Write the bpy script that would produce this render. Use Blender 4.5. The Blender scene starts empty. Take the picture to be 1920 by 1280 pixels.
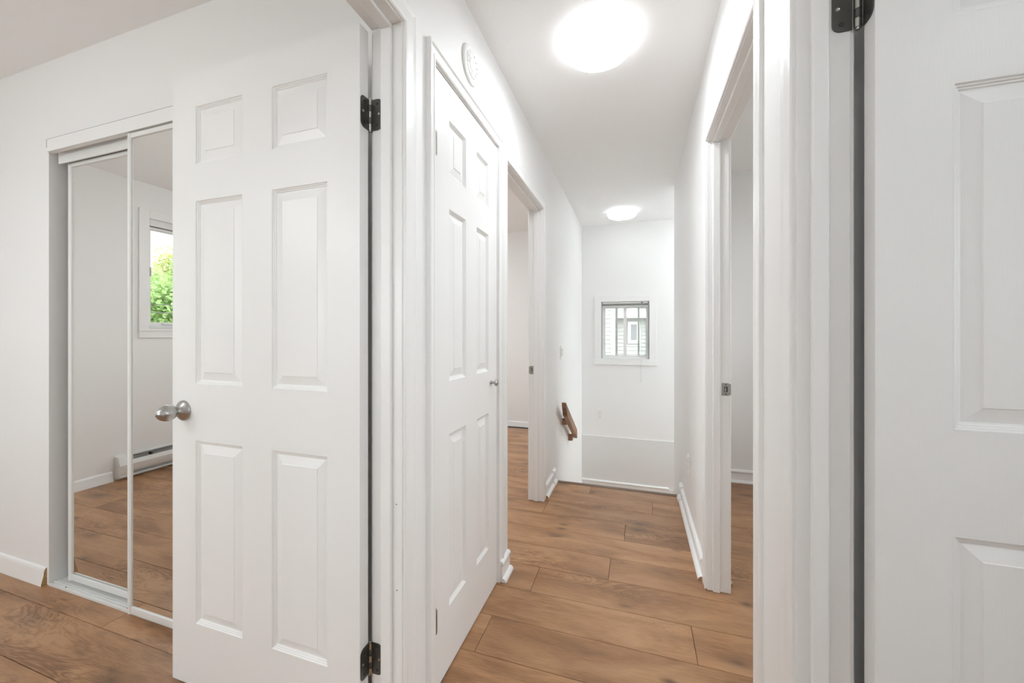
import bpy, bmesh, math, random
from mathutils import Vector, Matrix
random.seed(7)
scene = bpy.context.scene
C = scene.collection

# ------------------------------------------------------------------ camera, world, exposure
CAM_H = 1.1756
cam_d = bpy.data.cameras.new('camera'); cam = bpy.data.objects.new('camera', cam_d); C.objects.link(cam)
cam.location = (0, 0, CAM_H); cam.rotation_euler = (math.pi/2, 0, math.radians(17.94))
cam_d.sensor_width = 36.0; cam_d.lens = 722.1/1920*36.0
cam_d.shift_y = -(640-623.7)/1920; cam_d.clip_start = 0.02; cam_d.clip_end = 200
scene.camera = cam

SKY = 5.5
world = bpy.data.worlds.new('world'); scene.world = world; world.use_nodes = True
wn = world.node_tree.nodes; wl = world.node_tree.links
bg = wn['Background']; bg.inputs['Color'].default_value = (0.93, 0.965, 1.0, 1); bg.inputs['Strength'].default_value = SKY
scene.view_settings.view_transform = 'Standard'; scene.view_settings.look = 'None'
scene.view_settings.gamma = 1.0; scene.view_settings.use_curve_mapping = False
scene.view_settings.exposure = 0.40
scene.cycles.max_bounces = 14; scene.cycles.diffuse_bounces = 8; scene.cycles.glossy_bounces = 6; scene.cycles.transparent_max_bounces = 12
# emission strengths; hall and stair lamps are seen, the rest added unseen fill
LAMP_HALL, LAMP_STAIR, FILL_BED, FILL_LROOM, FILL_RROOM, FILL_RBED, FILL_BACK, FILL_FOYER = 35.0, 3.6, 28.0, 74.0, 21.0, 16.0, 22.0, 34.0

# ------------------------------------------------------------------ materials
def nt(name):
    m = bpy.data.materials.new(name); m.use_nodes = True
    n = m.node_tree.nodes; l = m.node_tree.links
    return m, n, l, n['Principled BSDF']
def plain(name, col, rough=0.5, metal=0.0, spec=0.5, bump=0.0, scale=60.0, coords='Object', stretch=(1,1,1), var=0.0):
    m, n, l, b = nt(name)
    b.inputs['Base Color'].default_value = (*col, 1); b.inputs['Roughness'].default_value = rough
    b.inputs['Metallic'].default_value = metal; b.inputs['Specular IOR Level'].default_value = spec
    if bump or var:
        tc = n.new('ShaderNodeTexCoord'); mp = n.new('ShaderNodeMapping'); mp.inputs['Scale'].default_value = stretch
        ns = n.new('ShaderNodeTexNoise'); ns.inputs['Scale'].default_value = scale; ns.inputs['Detail'].default_value = 4
        l.new(tc.outputs[coords], mp.inputs['Vector']); l.new(mp.outputs['Vector'], ns.inputs['Vector'])
        if bump:
            bp = n.new('ShaderNodeBump'); bp.inputs['Strength'].default_value = bump; bp.inputs['Distance'].default_value = 0.002
            l.new(ns.outputs['Fac'], bp.inputs['Height']); l.new(bp.outputs['Normal'], b.inputs['Normal'])
        if var:
            cr = n.new('ShaderNodeValToRGB')
            cr.color_ramp.elements[0].position = .3; cr.color_ramp.elements[1].position = .7
            cr.color_ramp.elements[0].color = (*[c*(1-var) for c in col], 1); cr.color_ramp.elements[1].color = (*[min(1, c*(1+var)) for c in col], 1)
            l.new(ns.outputs['Fac'], cr.inputs['Fac']); l.new(cr.outputs['Color'], b.inputs['Base Color'])
    return m
M = {}
M['wall'] = plain('wall_paint', (.87, .868, .861), .55, bump=.06, scale=90)
M['ceiling'] = plain('ceiling_paint', (.955, .953, .948), .8, bump=.05, scale=120)
M['trim'] = plain('trim_paint', (.88, .878, .871), .32, bump=.03, scale=40, stretch=(6, 6, .4))
M['door'] = plain('door_paint', (.87, .868, .862), .36, bump=.10, scale=70, stretch=(7, 7, .35))
M['door_rail'] = M['door']
M['ledge'] = plain('lower_wall_grey', (.78, .78, .772), .6, bump=.06, scale=90)  # lower band of the end wall, slightly darker than the wall above
M['nickel'] = plain('satin_nickel', (.46, .45, .435), .30, 1.0, bump=.02, scale=300)
M['strike'] = plain('brushed_strike_metal', (.40, .39, .37), .38, 1.0, bump=.03, scale=300)
M['bronze'] = plain('dark_hinge_metal', (.105, .105, .098), .33, 0.7)
M['pin'] = plain('hinge_pin_metal', (.42, .41, .38), .25, 1.0)
M['dark'] = plain('dark_recess', (.03, .03, .03), .7)
M['alu'] = plain('white_metal_frame', (.80, .80, .785), .3, 0.0)
M['plastic'] = plain('white_plastic', (.86, .855, .84), .3)
M['vinyl'] = plain('white_vinyl', (.83, .83, .82), .35)
M['greyvinyl'] = plain('grey_aluminium', (.42, .42, .41), .4, .3)
M['heater'] = plain('heater_enamel', (.78, .775, .76), .35)
M['fin'] = plain('heater_inner_metal', (.16, .155, .15), .5, .5)
M['mdf'] = plain('raw_fibreboard', (.40, .24, .11), .85, bump=.3, scale=200, var=.25)
M['soil'] = plain('lawn', (.17, .165, .14), .9, var=.3, scale=6)
M['bark'] = plain('bark', (.11, .08, .055), .9, bump=.5, scale=20)
M['siding'] = plain('cream_siding', (.47, .462, .445), .6)
M['housetrim'] = plain('white_house_trim', (.74, .74, .73), .5)
M['housepane'] = plain('grey_window_pane', (.26, .265, .265), .3)
M['wire'] = plain('cable_black', (.04, .04, .04), .6)
M['cord'] = plain('cord_white', (.62, .61, .59), .6)
# mirror
m, n, l, b = nt('mirror_silver'); b.inputs['Base Color'].default_value = (.86, .865, .855, 1); b.inputs['Metallic'].default_value = 1; b.inputs['Roughness'].default_value = 0.0
M['mirror'] = m
# window glass: clear with a fresnel reflection
m, n, l, b = nt('window_glass'); n.remove(b)
tr = n.new('ShaderNodeBsdfTransparent'); tr.inputs['Color'].default_value = (.95, .97, .96, 1)
gl = n.new('ShaderNodeBsdfGlossy'); gl.inputs['Roughness'].default_value = 0.02
fr = n.new('ShaderNodeFresnel'); fr.inputs['IOR'].default_value = 1.45; mx = n.new('ShaderNodeMixShader')
l.new(fr.outputs['Fac'], mx.inputs['Fac']); l.new(tr.outputs['BSDF'], mx.inputs[1]); l.new(gl.outputs['BSDF'], mx.inputs[2])
l.new(mx.outputs['Shader'], n['Material Output'].inputs['Surface']); M['glass'] = m
def lamp_mat(name, s):
    m, n, l, b = nt(name); b.inputs['Base Color'].default_value = (.9, .9, .88, 1); b.inputs['Roughness'].default_value = .4
    b.inputs['Emission Color'].default_value = (.905, .96, 1.0, 1); b.inputs['Emission Strength'].default_value = s
    return m
def leaf_mat(name, c0, c1):
    m, n, l, b = nt(name); b.inputs['Roughness'].default_value = .6
    gi = n.new('ShaderNodeTexCoord'); ns = n.new('ShaderNodeTexNoise'); ns.inputs['Scale'].default_value = 3.0; ns.inputs['Detail'].default_value = 6
    cr = n.new('ShaderNodeValToRGB'); cr.color_ramp.elements[0].color = (*c0, 1); cr.color_ramp.elements[1].color = (*c1, 1)
    cr.color_ramp.elements[0].position = .35; cr.color_ramp.elements[1].position = .65
    l.new(gi.outputs['Object'], ns.inputs['Vector']); l.new(ns.outputs['Fac'], cr.inputs['Fac']); l.new(cr.outputs['Color'], b.inputs['Base Color'])
    tl = n.new('ShaderNodeBsdfTranslucent'); l.new(cr.outputs['Color'], tl.inputs['Color'])
    mx = n.new('ShaderNodeMixShader'); mx.inputs['Fac'].default_value = .45
    l.new(b.outputs['BSDF'], mx.inputs[1]); l.new(tl.outputs['BSDF'], mx.inputs[2]); l.new(mx.outputs['Shader'], n['Material Output'].inputs['Surface'])
    return m
def wood_floor(name, dark, mid, light, grain=1.0, rough=.34):
    """oak look laminate: long grain along local x, cathedral figure, knots; each plank offset by its own random number"""
    m, n, l, b = nt(name)
    tc = n.new('ShaderNodeTexCoord'); oi = n.new('ShaderNodeObjectInfo')
    off = n.new('ShaderNodeVectorMath'); off.operation = 'SCALE'
    off.inputs[0].default_value = (37.0, 23.0, 11.0); l.new(oi.outputs['Random'], off.inputs['Scale'])
    add = n.new('ShaderNodeVectorMath'); add.operation = 'ADD'; l.new(tc.outputs['Object'], add.inputs[0]); l.new(off.outputs[0], add.inputs[1])
    def noise(scale, stretch, detail=5, dist=0.0, rgh=.55):
        mp = n.new('ShaderNodeMapping'); mp.inputs['Scale'].default_value = stretch; l.new(add.outputs[0], mp.inputs['Vector'])
        t = n.new('ShaderNodeTexNoise'); t.inputs['Scale'].default_value = scale; t.inputs['Detail'].default_value = detail
        t.inputs['Distortion'].default_value = dist; t.inputs['Roughness'].default_value = rgh
        l.new(mp.outputs['Vector'], t.inputs['Vector']); return t
    def math_(op, a, bb):
        q = n.new('ShaderNodeMath'); q.operation = op
        for i, v in enumerate((a, bb)):
            if isinstance(v, (int, float)): q.inputs[i].default_value = v
            else: l.new(v, q.inputs[i])
        return q.outputs[0]
    broad = noise(2.2, (1.0, 4.0, 1), 3, .6)            # cloudy tone
    fine = noise(14, (1.2, 22, 1), 6, .3, .65)           # fine pores
    warp = noise(1.6, (1.0, 3.2, 1), 4, 1.2)             # contour field for cathedral figure
    rings = math_('PINGPONG', math_('MULTIPLY', warp.outputs['Fac'], 21.0), .5)
    mask = noise(1.5, (1.0, 2.5, 1), 2)                   # where the figure shows
    mr = n.new('ShaderNodeMapRange'); mr.inputs['From Min'].default_value = .50; mr.inputs['From Max'].default_value = .66; l.new(mask.outputs['Fac'], mr.inputs['Value'])
    fig = math_('MULTIPLY', math_('SUBTRACT', rings, .25), mr.outputs[0])
    tone = math_('ADD', math_('ADD', math_('MULTIPLY', broad.outputs['Fac'], .62), math_('MULTIPLY', fine.outputs['Fac'], .38)), math_('MULTIPLY', fig, .42))
    cr = n.new('ShaderNodeValToRGB'); e = cr.color_ramp.elements
    e[0].position = .37; e[0].color = (*dark, 1); e[1].position = .63; e[1].color = (*light, 1)
    k = e.new(.5); k.color = (*mid, 1)
    l.new(tone, cr.inputs['Fac'])
    # knots
    mp = n.new('ShaderNodeMapping'); mp.inputs['Scale'].default_value = (1.9, 4.6, 1); l.new(add.outputs[0], mp.inputs['Vector'])
    wv = n.new('ShaderNodeTexNoise'); wv.inputs['Scale'].default_value = 5; l.new(add.outputs[0], wv.inputs['Vector'])
    vadd = n.new('ShaderNodeVectorMath'); vadd.operation = 'MULTIPLY_ADD'; l.new(wv.outputs['Color'], vadd.inputs[0]); vadd.inputs[1].default_value = (.28, .28, 0); l.new(mp.outputs['Vector'], vadd.inputs[2])
    vo = n.new('ShaderNodeTexVoronoi'); vo.inputs['Scale'].default_value = 1.0; vo.voronoi_dimensions = '2D'; l.new(vadd.outputs[0], vo.inputs['Vector'])
    kr = n.new('ShaderNodeMapRange'); kr.inputs['From Min'].default_value = .02; kr.inputs['From Max'].default_value = .30; kr.inputs['To Min'].default_value = 1; kr.inputs['To Max'].default_value = 0
    l.new(vo.outputs['Distance'], kr.inputs['Value'])
    pick = n.new('ShaderNodeSeparateColor'); l.new(vo.outputs['Color'], pick.inputs[0])
    gate = n.new('ShaderNodeMapRange'); gate.inputs['From Min'].default_value = .35; gate.inputs['From Max'].default_value = .75; l.new(pick.outputs[0], gate.inputs['Value'])
    kfac = math_('MULTIPLY', math_('MULTIPLY', kr.outputs[0], kr.outputs[0]), math_('MULTIPLY', gate.outputs[0], math_('ADD', math_('MULTIPLY', fine.outputs['Fac'], 1.2), .05)))
    mix = n.new('ShaderNodeMix'); mix.data_type = 'RGBA'; l.new(kfac, mix.inputs['Factor']); l.new(cr.outputs['Color'], mix.inputs[6]); mix.inputs[7].default_value = (.085, .052, .033, 1)
    mp2 = n.new('ShaderNodeMapping'); mp2.inputs['Scale'].default_value = (4.2, 9.5, 1); mp2.inputs['Location'].default_value = (3.7, 1.9, 0); l.new(add.outputs[0], mp2.inputs['Vector'])
    v2 = n.new('ShaderNodeTexVoronoi'); v2.inputs['Scale'].default_value = 1.0; v2.voronoi_dimensions = '2D'; l.new(mp2.outputs['Vector'], v2.inputs['Vector'])
    k2 = n.new('ShaderNodeMapRange'); k2.inputs['From Min'].default_value = .03; k2.inputs['From Max'].default_value = .17; k2.inputs['To Min'].default_value = 1; k2.inputs['To Max'].default_value = 0
    l.new(v2.outputs['Distance'], k2.inputs['Value'])
    p2 = n.new('ShaderNodeSeparateColor'); l.new(v2.outputs['Color'], p2.inputs[0])
    g2 = n.new('ShaderNodeMapRange'); g2.inputs['From Min'].default_value = .72; g2.inputs['From Max'].default_value = .92; g2.inputs['To Max'].default_value = .8; l.new(p2.outputs[0], g2.inputs['Value'])
    mixb = n.new('ShaderNodeMix'); mixb.data_type = 'RGBA'; l.new(math_('MULTIPLY', math_('MULTIPLY', k2.outputs[0], fine.outputs['Fac']), math_('MULTIPLY', g2.outputs[0], 1.6)), mixb.inputs['Factor'])
    l.new(mix.outputs[2], mixb.inputs[6]); mixb.inputs[7].default_value = (.06, .038, .026, 1); mix = mixb
    # plank to plank tone
    hv = n.new('ShaderNodeHueSaturation'); l.new(mix.outputs[2], hv.inputs['Color'])
    vr = n.new('ShaderNodeMapRange'); vr.inputs['To Min'].default_value = .90; vr.inputs['To Max'].default_value = 1.10; l.new(oi.outputs['Random'], vr.inputs['Value']); l.new(vr.outputs[0], hv.inputs['Value'])
    l.new(hv.outputs['Color'], b.inputs['Base Color'])
    b.inputs['Roughness'].default_value = rough; b.inputs['Specular IOR Level'].default_value = .42
    bp = n.new('ShaderNodeBump'); bp.inputs['Strength'].default_value = .12*grain; bp.inputs['Distance'].default_value = .0015
    l.new(math_('ADD', fine.outputs['Fac'], fig), bp.inputs['Height']); l.new(bp.outputs['Normal'], b.inputs['Normal'])
    return m
M['floor'] = wood_floor('oak_laminate', (.255, .128, .060), (.40, .212, .105), (.50, .285, .15))
M['rail'] = wood_floor('stained_rail_wood', (.19, .095, .048), (.32, .17, .088), (.42, .235, .13), rough=.45)
M['nosing'] = wood_floor('stair_nosing_wood', (.10, .06, .035), (.17, .10, .06), (.22, .13, .08))

# ------------------------------------------------------------------ mesh helpers
class MB:
    """collects shapes; build() links them as one mesh object"""
    def __init__(s): s.v = []; s.f = []; s.m = []
    def add(s, vs, fs, mi=0):
        o = len(s.v); s.v += [tuple(v) for v in vs]; s.f += [tuple(i+o for i in f) for f in fs]; s.m += [mi]*len(fs); return s
    def box(s, x0, x1, y0, y1, z0, z1, mi=0):
        x0, x1 = sorted((x0, x1)); y0, y1 = sorted((y0, y1)); z0, z1 = sorted((z0, z1))
        return s.add([(x0,y0,z0),(x1,y0,z0),(x1,y1,z0),(x0,y1,z0),(x0,y0,z1),(x1,y0,z1),(x1,y1,z1),(x0,y1,z1)],
                     [(0,3,2,1),(4,5,6,7),(0,1,5,4),(1,2,6,5),(2,3,7,6),(3,0,4,7)], mi)
    def loft(s, rings, mi=0, cap=True, capmi=None):
        n = len(rings[0]); vs = [p for r in rings for p in r]; fs = []
        for k in range(len(rings)-1):
            for i in range(n):
                j = (i+1) % n; fs.append((k*n+i, k*n+j, (k+1)*n+j, (k+1)*n+i))
        s.add(vs, fs, mi)
        if cap:
            o = len(s.v)-len(vs)
            for r in (range(n), range((len(rings)-1)*n, len(rings)*n)):
                s.f.append(tuple(o+i for i in r)); s.m.append(mi if capmi is None else capmi)
        return s
    def lathe(s, prof, axis, origin, seg=40, mi=0):
        """prof: (radius, height) along axis 'x','y','z' or sign like '-y'"""
        sg = -1 if axis[0] == '-' else 1; ax = axis[-1]; rings = []
        for r, h in prof:
            ring = []
            for i in range(seg):
                a = 2*math.pi*i/seg; c, d = r*math.cos(a), r*math.sin(a); hh = h*sg
                q = {'x': (hh, c, d), 'y': (c, hh, d), 'z': (c, d, hh)}[ax]
                ring.append((q[0]+origin[0], q[1]+origin[1], q[2]+origin[2]))
            rings.append(ring)
        return s.loft(rings, mi)
    def tube(s, pts, r, seg=8, mi=0):
        pts = [Vector(p) for p in pts]; rings = []
        for i, p in enumerate(pts):
            t = (pts[min(i+1, len(pts)-1)]-pts[max(i-1, 0)]).normalized()
            u = t.cross(Vector((0.3, 0.9, 0.2))).normalized(); w = t.cross(u)
            rings.append([tuple(p+u*r*math.cos(2*math.pi*k/seg)+w*r*math.sin(2*math.pi*k/seg)) for k in range(seg)])
        return s.loft(rings, mi)
    def build(s, name, mats, parent=None, smooth=None, bevel=0.0, seg=2, recalc=True, local=False):
        if not isinstance(mats, (list, tuple)): mats = [mats]
        org = Vector((0, 0, 0))
        if not local:
            p = parent
            while p is not None: org += p.location; p = p.parent
        me = bpy.data.meshes.new(name)
        me.from_pydata([tuple(Vector(v)-org) for v in s.v], [], s.f)
        for mt in mats: me.materials.append(M[mt] if isinstance(mt, str) else mt)
        me.polygons.foreach_set('material_index', s.m)
        if recalc:
            bm = bmesh.new(); bm.from_mesh(me); bmesh.ops.recalc_face_normals(bm, faces=bm.faces); bm.to_mesh(me); bm.free()
        if smooth is not None:
            me.polygons.foreach_set('use_smooth', [True]*len(me.polygons)); me.set_sharp_from_angle(angle=math.radians(smooth))
        me.update()
        o = bpy.data.objects.new(name, me); C.objects.link(o)
        if parent: o.parent = parent
        if bevel:
            bv = o.modifiers.new('bevel', 'BEVEL'); bv.width = bevel; bv.segments = seg; bv.limit_method = 'ANGLE'; bv.angle_limit = math.radians(40)
        return o
def tag(o, label=None, cat=None, group=None, kind=None):
    if label: o['label'] = label
    if cat: o['category'] = cat
    if group: o['group'] = group
    if kind: o['kind'] = kind
    return o
def thing(name, label, cat, loc=(0, 0, 0), group=None, kind=None):
    o = bpy.data.objects.new(name, None); C.objects.link(o); o.location = loc; o.empty_display_size = .05
    return tag(o, label, cat, group, kind)
def dup(o, parent=None):
    c = o.copy(); C.objects.link(c); c.parent = parent
    for ch in o.children: dup(ch, c)
    return c
def slab(plane, a0, a1, u0, u1, z0, z1, holes):
    """wall slab with rectangular holes. plane 'X': thickness a0..a1 in x, u along y; plane 'Y': thickness in y, u along x"""
    us = sorted({u0, u1, *[min(max(h[i], u0), u1) for h in holes for i in (0, 1)]}); zs = sorted({z0, z1, *[min(max(h[i], z0), z1) for h in holes for i in (2, 3)]})
    def solid(i, j):
        if not (0 <= i < len(us)-1 and 0 <= j < len(zs)-1): return False
        cu, cz = (us[i]+us[i+1])/2, (zs[j]+zs[j+1])/2
        return not any(h[0] < cu < h[1] and h[2] < cz < h[3] for h in holes)
    mb = MB(); P = (lambda a, u, z: (a, u, z)) if plane == 'X' else (lambda a, u, z: (u, a, z))
    for i in range(len(us)-1):
        for j in range(len(zs)-1):
            if not solid(i, j): continue
            ua, ub, za, zb = us[i], us[i+1], zs[j], zs[j+1]
            for a in (a0, a1): mb.add([P(a,ua,za),P(a,ub,za),P(a,ub,zb),P(a,ua,zb)], [(0,1,2,3)])
            if not solid(i-1, j): mb.add([P(a0,ua,za),P(a1,ua,za),P(a1,ua,zb),P(a0,ua,zb)], [(0,1,2,3)])
            if not solid(i+1, j): mb.add([P(a0,ub,za),P(a1,ub,za),P(a1,ub,zb),P(a0,ub,zb)], [(0,1,2,3)])
            if not solid(i, j-1): mb.add([P(a0,ua,za),P(a1,ua,za),P(a1,ub,za),P(a0,ub,za)], [(0,1,2,3)])
            if not solid(i, j+1): mb.add([P(a0,ua,zb),P(a1,ua,zb),P(a1,ub,zb),P(a0,ub,zb)], [(0,1,2,3)])
    # weld
    key = {}; nv = []; mp = []
    for v in mb.v:
        k = tuple(round(c, 5) for c in v)
        if k not in key: key[k] = len(nv); nv.append(v)
        mp.append(key[k])
    mb.v = nv; mb.f = [tuple(mp[i] for i in f) for f in mb.f]
    return mb
def wall(name, label, mat, *a, holes=()):
    return tag(slab(*a, list(holes)).build(name, mat), label, 'wall', kind='structure')

# ------------------------------------------------------------------ measures
XL, XR = -.6226, .306          # hall faces
XLr, XRr = -.7195, .396         # room side faces of the two hall walls
YF = 4.6291                    # far (outside) wall
YE = 3.011                     # top of the stairs
ZC = 2.44
ZL = -.66                      # landing floor
BXL = -3.95                    # bedroom left wall
YC = 1.043                     # closet wall face in the bedroom
YRW = 3.44                     # far wall of right room
JT = .02                       # jamb lining thickness
DO = dict(bed=(.157, .927, 2.042), closet=(1.106, 1.700, 2.047), lroom=(1.832, 2.615, 2.036), rroom=(1.190, 1.950, 2.049), rbed=(.145, .915, 2.042))
def hole(k): y0, y1, z = DO[k]; return (y0-JT, y1+JT, -.001, z+JT)

# ------------------------------------------------------------------ room shell
wall('wall_left', 'long white painted hallway wall with three doorways, left of the stairs', 'wall', 'X', XLr, XL, -1.3, YF, ZL, ZC,
     holes=[hole('bed'), hole('closet'), hole('lroom'), (-2, YE, ZL-1, 0)])
wall('wall_right', 'white painted hallway wall with doorways on the right side', 'wall', 'X', XR, XRr, -1.3, 3.58, ZL, ZC,
     holes=[hole('rbed'), hole('rroom'), (-2, YE, ZL-1, 0)])
WIN = (-.3954, .1362, .873, 1.5350)
wall('wall_far', 'white end wall above the stairs with a small sliding window', 'wall', 'Y', YF, YF+.16, BXL-.1, 1.8, ZL, ZC, holes=[WIN])
lw = MB().box(XL, 1.7, YF-.010, YF, ZL, -.036).build('wall_lower', 'ledge')
tag(lw, 'darker grey lower band of the end wall down in the stairwell', 'wall', kind='structure')
wall('wall_closet', 'white bedroom wall around the mirrored closet', 'wall', 'Y', YC, YC+.10, BXL, XLr, 0, ZC, holes=[(-2.607, -1.25, -.001, 2.03)])
BW = (-1.02, -.105, 1.212, 2.15)
wall('wall_bedroom', 'white bedroom wall with a window, seen in the closet mirror', 'wall', 'X', BXL-.14, BXL, -2.2, YF, -.3, ZC, holes=[BW, (2.45, 3.75, .95, 2.1)])
BW2 = (-3.1, -1.5, .9, 2.1)
wall('wall_bedroom_back', 'white bedroom wall behind the camera', 'wall', 'Y', -2.3, -2.2, BXL, XLr, 0, ZC, holes=[BW2])
w6 = thing('fill_window_6', 'added unseen window in the back bedroom wall, lighting the closet wall and door', 'window', (-2.3, -2.25, .9), kind='structure')  # unseen window added to throw daylight on the closet wall and open door
MB().box(BW2[0]+.04, BW2[1]-.04, -2.253, -2.247, BW2[2]+.04, BW2[3]-.04).build('pane', 'glass', w6)
for a in ((BW2[0], BW2[0]+.04, .9, 2.1), (BW2[1]-.04, BW2[1], .9, 2.1), (BW2[0]+.04, BW2[1]-.04, .9, .94), (BW2[0]+.04, BW2[1]-.04, 2.06, 2.1)): MB().box(a[0], a[1], -2.28, -2.22, a[2], a[3]).build('frame', 'vinyl', w6)
wall('wall_bedroom_hall', 'white bedroom wall beside the hallway behind the camera', 'wall', 'X', XLr, XL, -2.2, -1.3, 0, ZC)
wall('wall_closet_back', 'white wall behind the closets', 'wall', 'Y', 1.73, 1.79, BXL, XLr, 0, ZC)
wall('wall_closet_side', 'white wall between the two closets', 'wall', 'X', -1.25, -1.19, YC+.10, 1.73, 0, ZC)
wall('wall_back', 'white hallway end wall behind the camera', 'wall', 'Y', -1.4, -1.3, XL, 2.5, 0, ZC)
wall('wall_partition', 'white partition between the two right rooms', 'wall', 'Y', 1.02, 1.09, XRr, 2.5, 0, ZC)
wall('wall_room_right', 'white far wall of the right room', 'wall', 'Y', YRW, 3.58, XRr, 2.5, ZL, ZC)
RW = (1.7, 2.7, 1.0, 2.05)
wall('wall_right_outer', 'white outer wall of the right rooms', 'wall', 'X', 2.4, 2.5, -1.3, YRW, 0, ZC, holes=[RW, (-.7, .3, 1.0, 2.05)])
wall('wall_foyer', 'white wall at the right end of the stair landing', 'wall', 'X', 1.7, 1.8, 3.58, YF, ZL, ZC, holes=[(3.72, 4.5, -.35, 1.5)])
w7 = thing('fill_window_7', 'added unseen tall glazed opening beside the landing, lighting the stairwell', 'window', (1.75, 4.11, -.35), kind='structure')  # unseen glazing added to bring daylight into the lower stairwell
MB().box(1.747, 1.753, 3.76, 4.46, -.31, 1.46).build('pane', 'glass', w7)
for a in ((3.72, 3.76, -.35, 1.5), (4.46, 4.5, -.35, 1.5), (3.76, 4.46, -.35, -.31), (3.76, 4.46, 1.46, 1.5)): MB().box(1.72, 1.78, *a).build('frame', 'vinyl', w7)
tag(MB().box(BXL-.14, 2.6, -2.4, YF+.16, ZC, ZC+.12).build('ceiling', 'ceiling'), 'flat white ceiling over hallway and rooms', 'ceiling', kind='structure')
# unseen room windows added for their daylight; trim is left out; panes keep them closed
for nm, q in (('fill_window_3', (BXL-.08, 2.45, 3.75, .95, 2.1)), ('fill_window_4', (2.45, 1.7, 2.7, 1.0, 2.05)), ('fill_window_5', (2.45, -.7, .3, 1.0, 2.05))):
    w_ = thing(nm, {'fill_window_3': 'added unseen window lighting the left room', 'fill_window_4': 'added unseen window lighting the right room', 'fill_window_5': 'added unseen window lighting the room behind the right door'}[nm], 'window', (q[0], (q[1]+q[2])/2, q[3]), kind='structure')
    MB().box(q[0]-.003, q[0]+.003, q[1]+.04, q[2]-.04, q[3]+.04, q[4]-.04).build('pane', 'glass', w_)
    for a in ((q[1], q[1]+.04, q[3], q[4]), (q[2]-.04, q[2], q[3], q[4]), (q[1]+.04, q[2]-.04, q[3], q[3]+.04), (q[1]+.04, q[2]-.04, q[4]-.04, q[4])):
        MB().box(q[0]-.03, q[0]+.03, a[0], a[1], a[2], a[3]).build('frame', 'vinyl', w_)

# ------------------------------------------------------------------ floors, plank by plank
floor = thing('floor', 'brown oak plank floor of the hallway and adjoining rooms', 'floor', kind='structure')
fl_bed = thing('floor_bedroom', 'brown oak plank floor of the bedroom with the mirrored closet', 'floor', kind='structure')
TH = .012; GAP = .0009
sub = MB().box(-.715, XRr, -1.3, YE-.02, -.25, -TH-.0005).box(XRr, 2.5, -1.3, YRW, -.25, -TH-.0005).box(BXL, -.715, 1.79, YF, -.25, -TH-.0005).box(-1.25, -.715, YC+.1, 1.79, -.25, -TH-.0005)
sub.build('subfloor', 'dark', floor)
MB().box(BXL, -.715, -2.2, YC+.1, -.25, -TH-.0005).build('subfloor', 'dark', fl_bed)
def plank(parent, x0, x1, y0, y1):
    if x1-x0 < .02 or y1-y0 < .01: return
    g, bv = GAP, .0007
    x0 += g; x1 -= g; y0 += g; y1 -= g
    cx, cy = (x0+x1)/2, (y0+y1)/2; a, b = (x1-x0)/2, (y1-y0)/2
    r = [[(-a,-b,-TH),(a,-b,-TH),(a,b,-TH),(-a,b,-TH)], [(-a,-b,-bv),(a,-b,-bv),(a,b,-bv),(-a,b,-bv)], [(-a+bv,-b+bv,0),(a-bv,-b+bv,0),(a-bv,b-bv,0),(-a+bv,b-bv,0)]]
    o = MB().loft(r).build('plank', 'floor', parent, local=True); o.location = (cx, cy, 0)
PL = 1.22
jt = {0: -.57, 1: .207, 2: -.462, 3: -.129, 4: .42, 5: -.066, 6: -.587, 7: .10, 8: -.33, -1: .33, -2: -.2}
def rows_hall():
    edges = [1.3083+.1917*k for k in range(-13, 9)] + [YE] + [YE+.1917*k for k in range(1, 9)]
    for i in range(len(edges)-1):
        k = i-13; y0, y1 = edges[i], edges[i+1]; yc = (y0+y1)/2
        y0 = max(y0, -1.3); y1 = min(y1, YF)
        if y1 <= y0: continue
        spans = []
        lo = BXL if yc > 1.80 else (-1.19 if yc > 1.14 else -.715)
        hi = 2.4
        if y0 >= YE-.001:
            spans = [(BXL, XLr, y0, y1)]
            if y0 < YRW: spans.append((XRr, 2.4, y0, min(y1, YRW)))
        else: spans = [(lo, hi, y0, y1)]
        j = jt.get(k, random.uniform(-.6, .6))
        xs = sorted(j+n*PL for n in range(-5, 5))
        for a, b, c, d in spans:
            cut = [a]+[x for x in xs if a+.03 < x < b-.03]+[b]
            for q in range(len(cut)-1): plank(floor, cut[q], cut[q+1], c, d)
rows_hall()
bj = {0: -2.51, 1: -2.034, -1: -1.75, -2: -2.25, -3: -2.9, -4: -1.6, -5: -2.4, -6: -3.1}
for k in range(-17, 3):
    y0, y1 = .957+.1935*(k-1), .957+.1935*k
    y0 = max(y0, -2.2); y1 = min(y1, YC+.1)
    if y1 <= y0+.01: continue
    j = bj.get(k, random.uniform(-2.6, -1.6)); xs = sorted(j+n*PL for n in range(-4, 4))
    cut = [BXL]+[x for x in xs if BXL+.05 < x < -.76]+[-.715]
    for q in range(len(cut)-1): plank(fl_bed, cut[q], cut[q+1], y0, y1)
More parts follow.
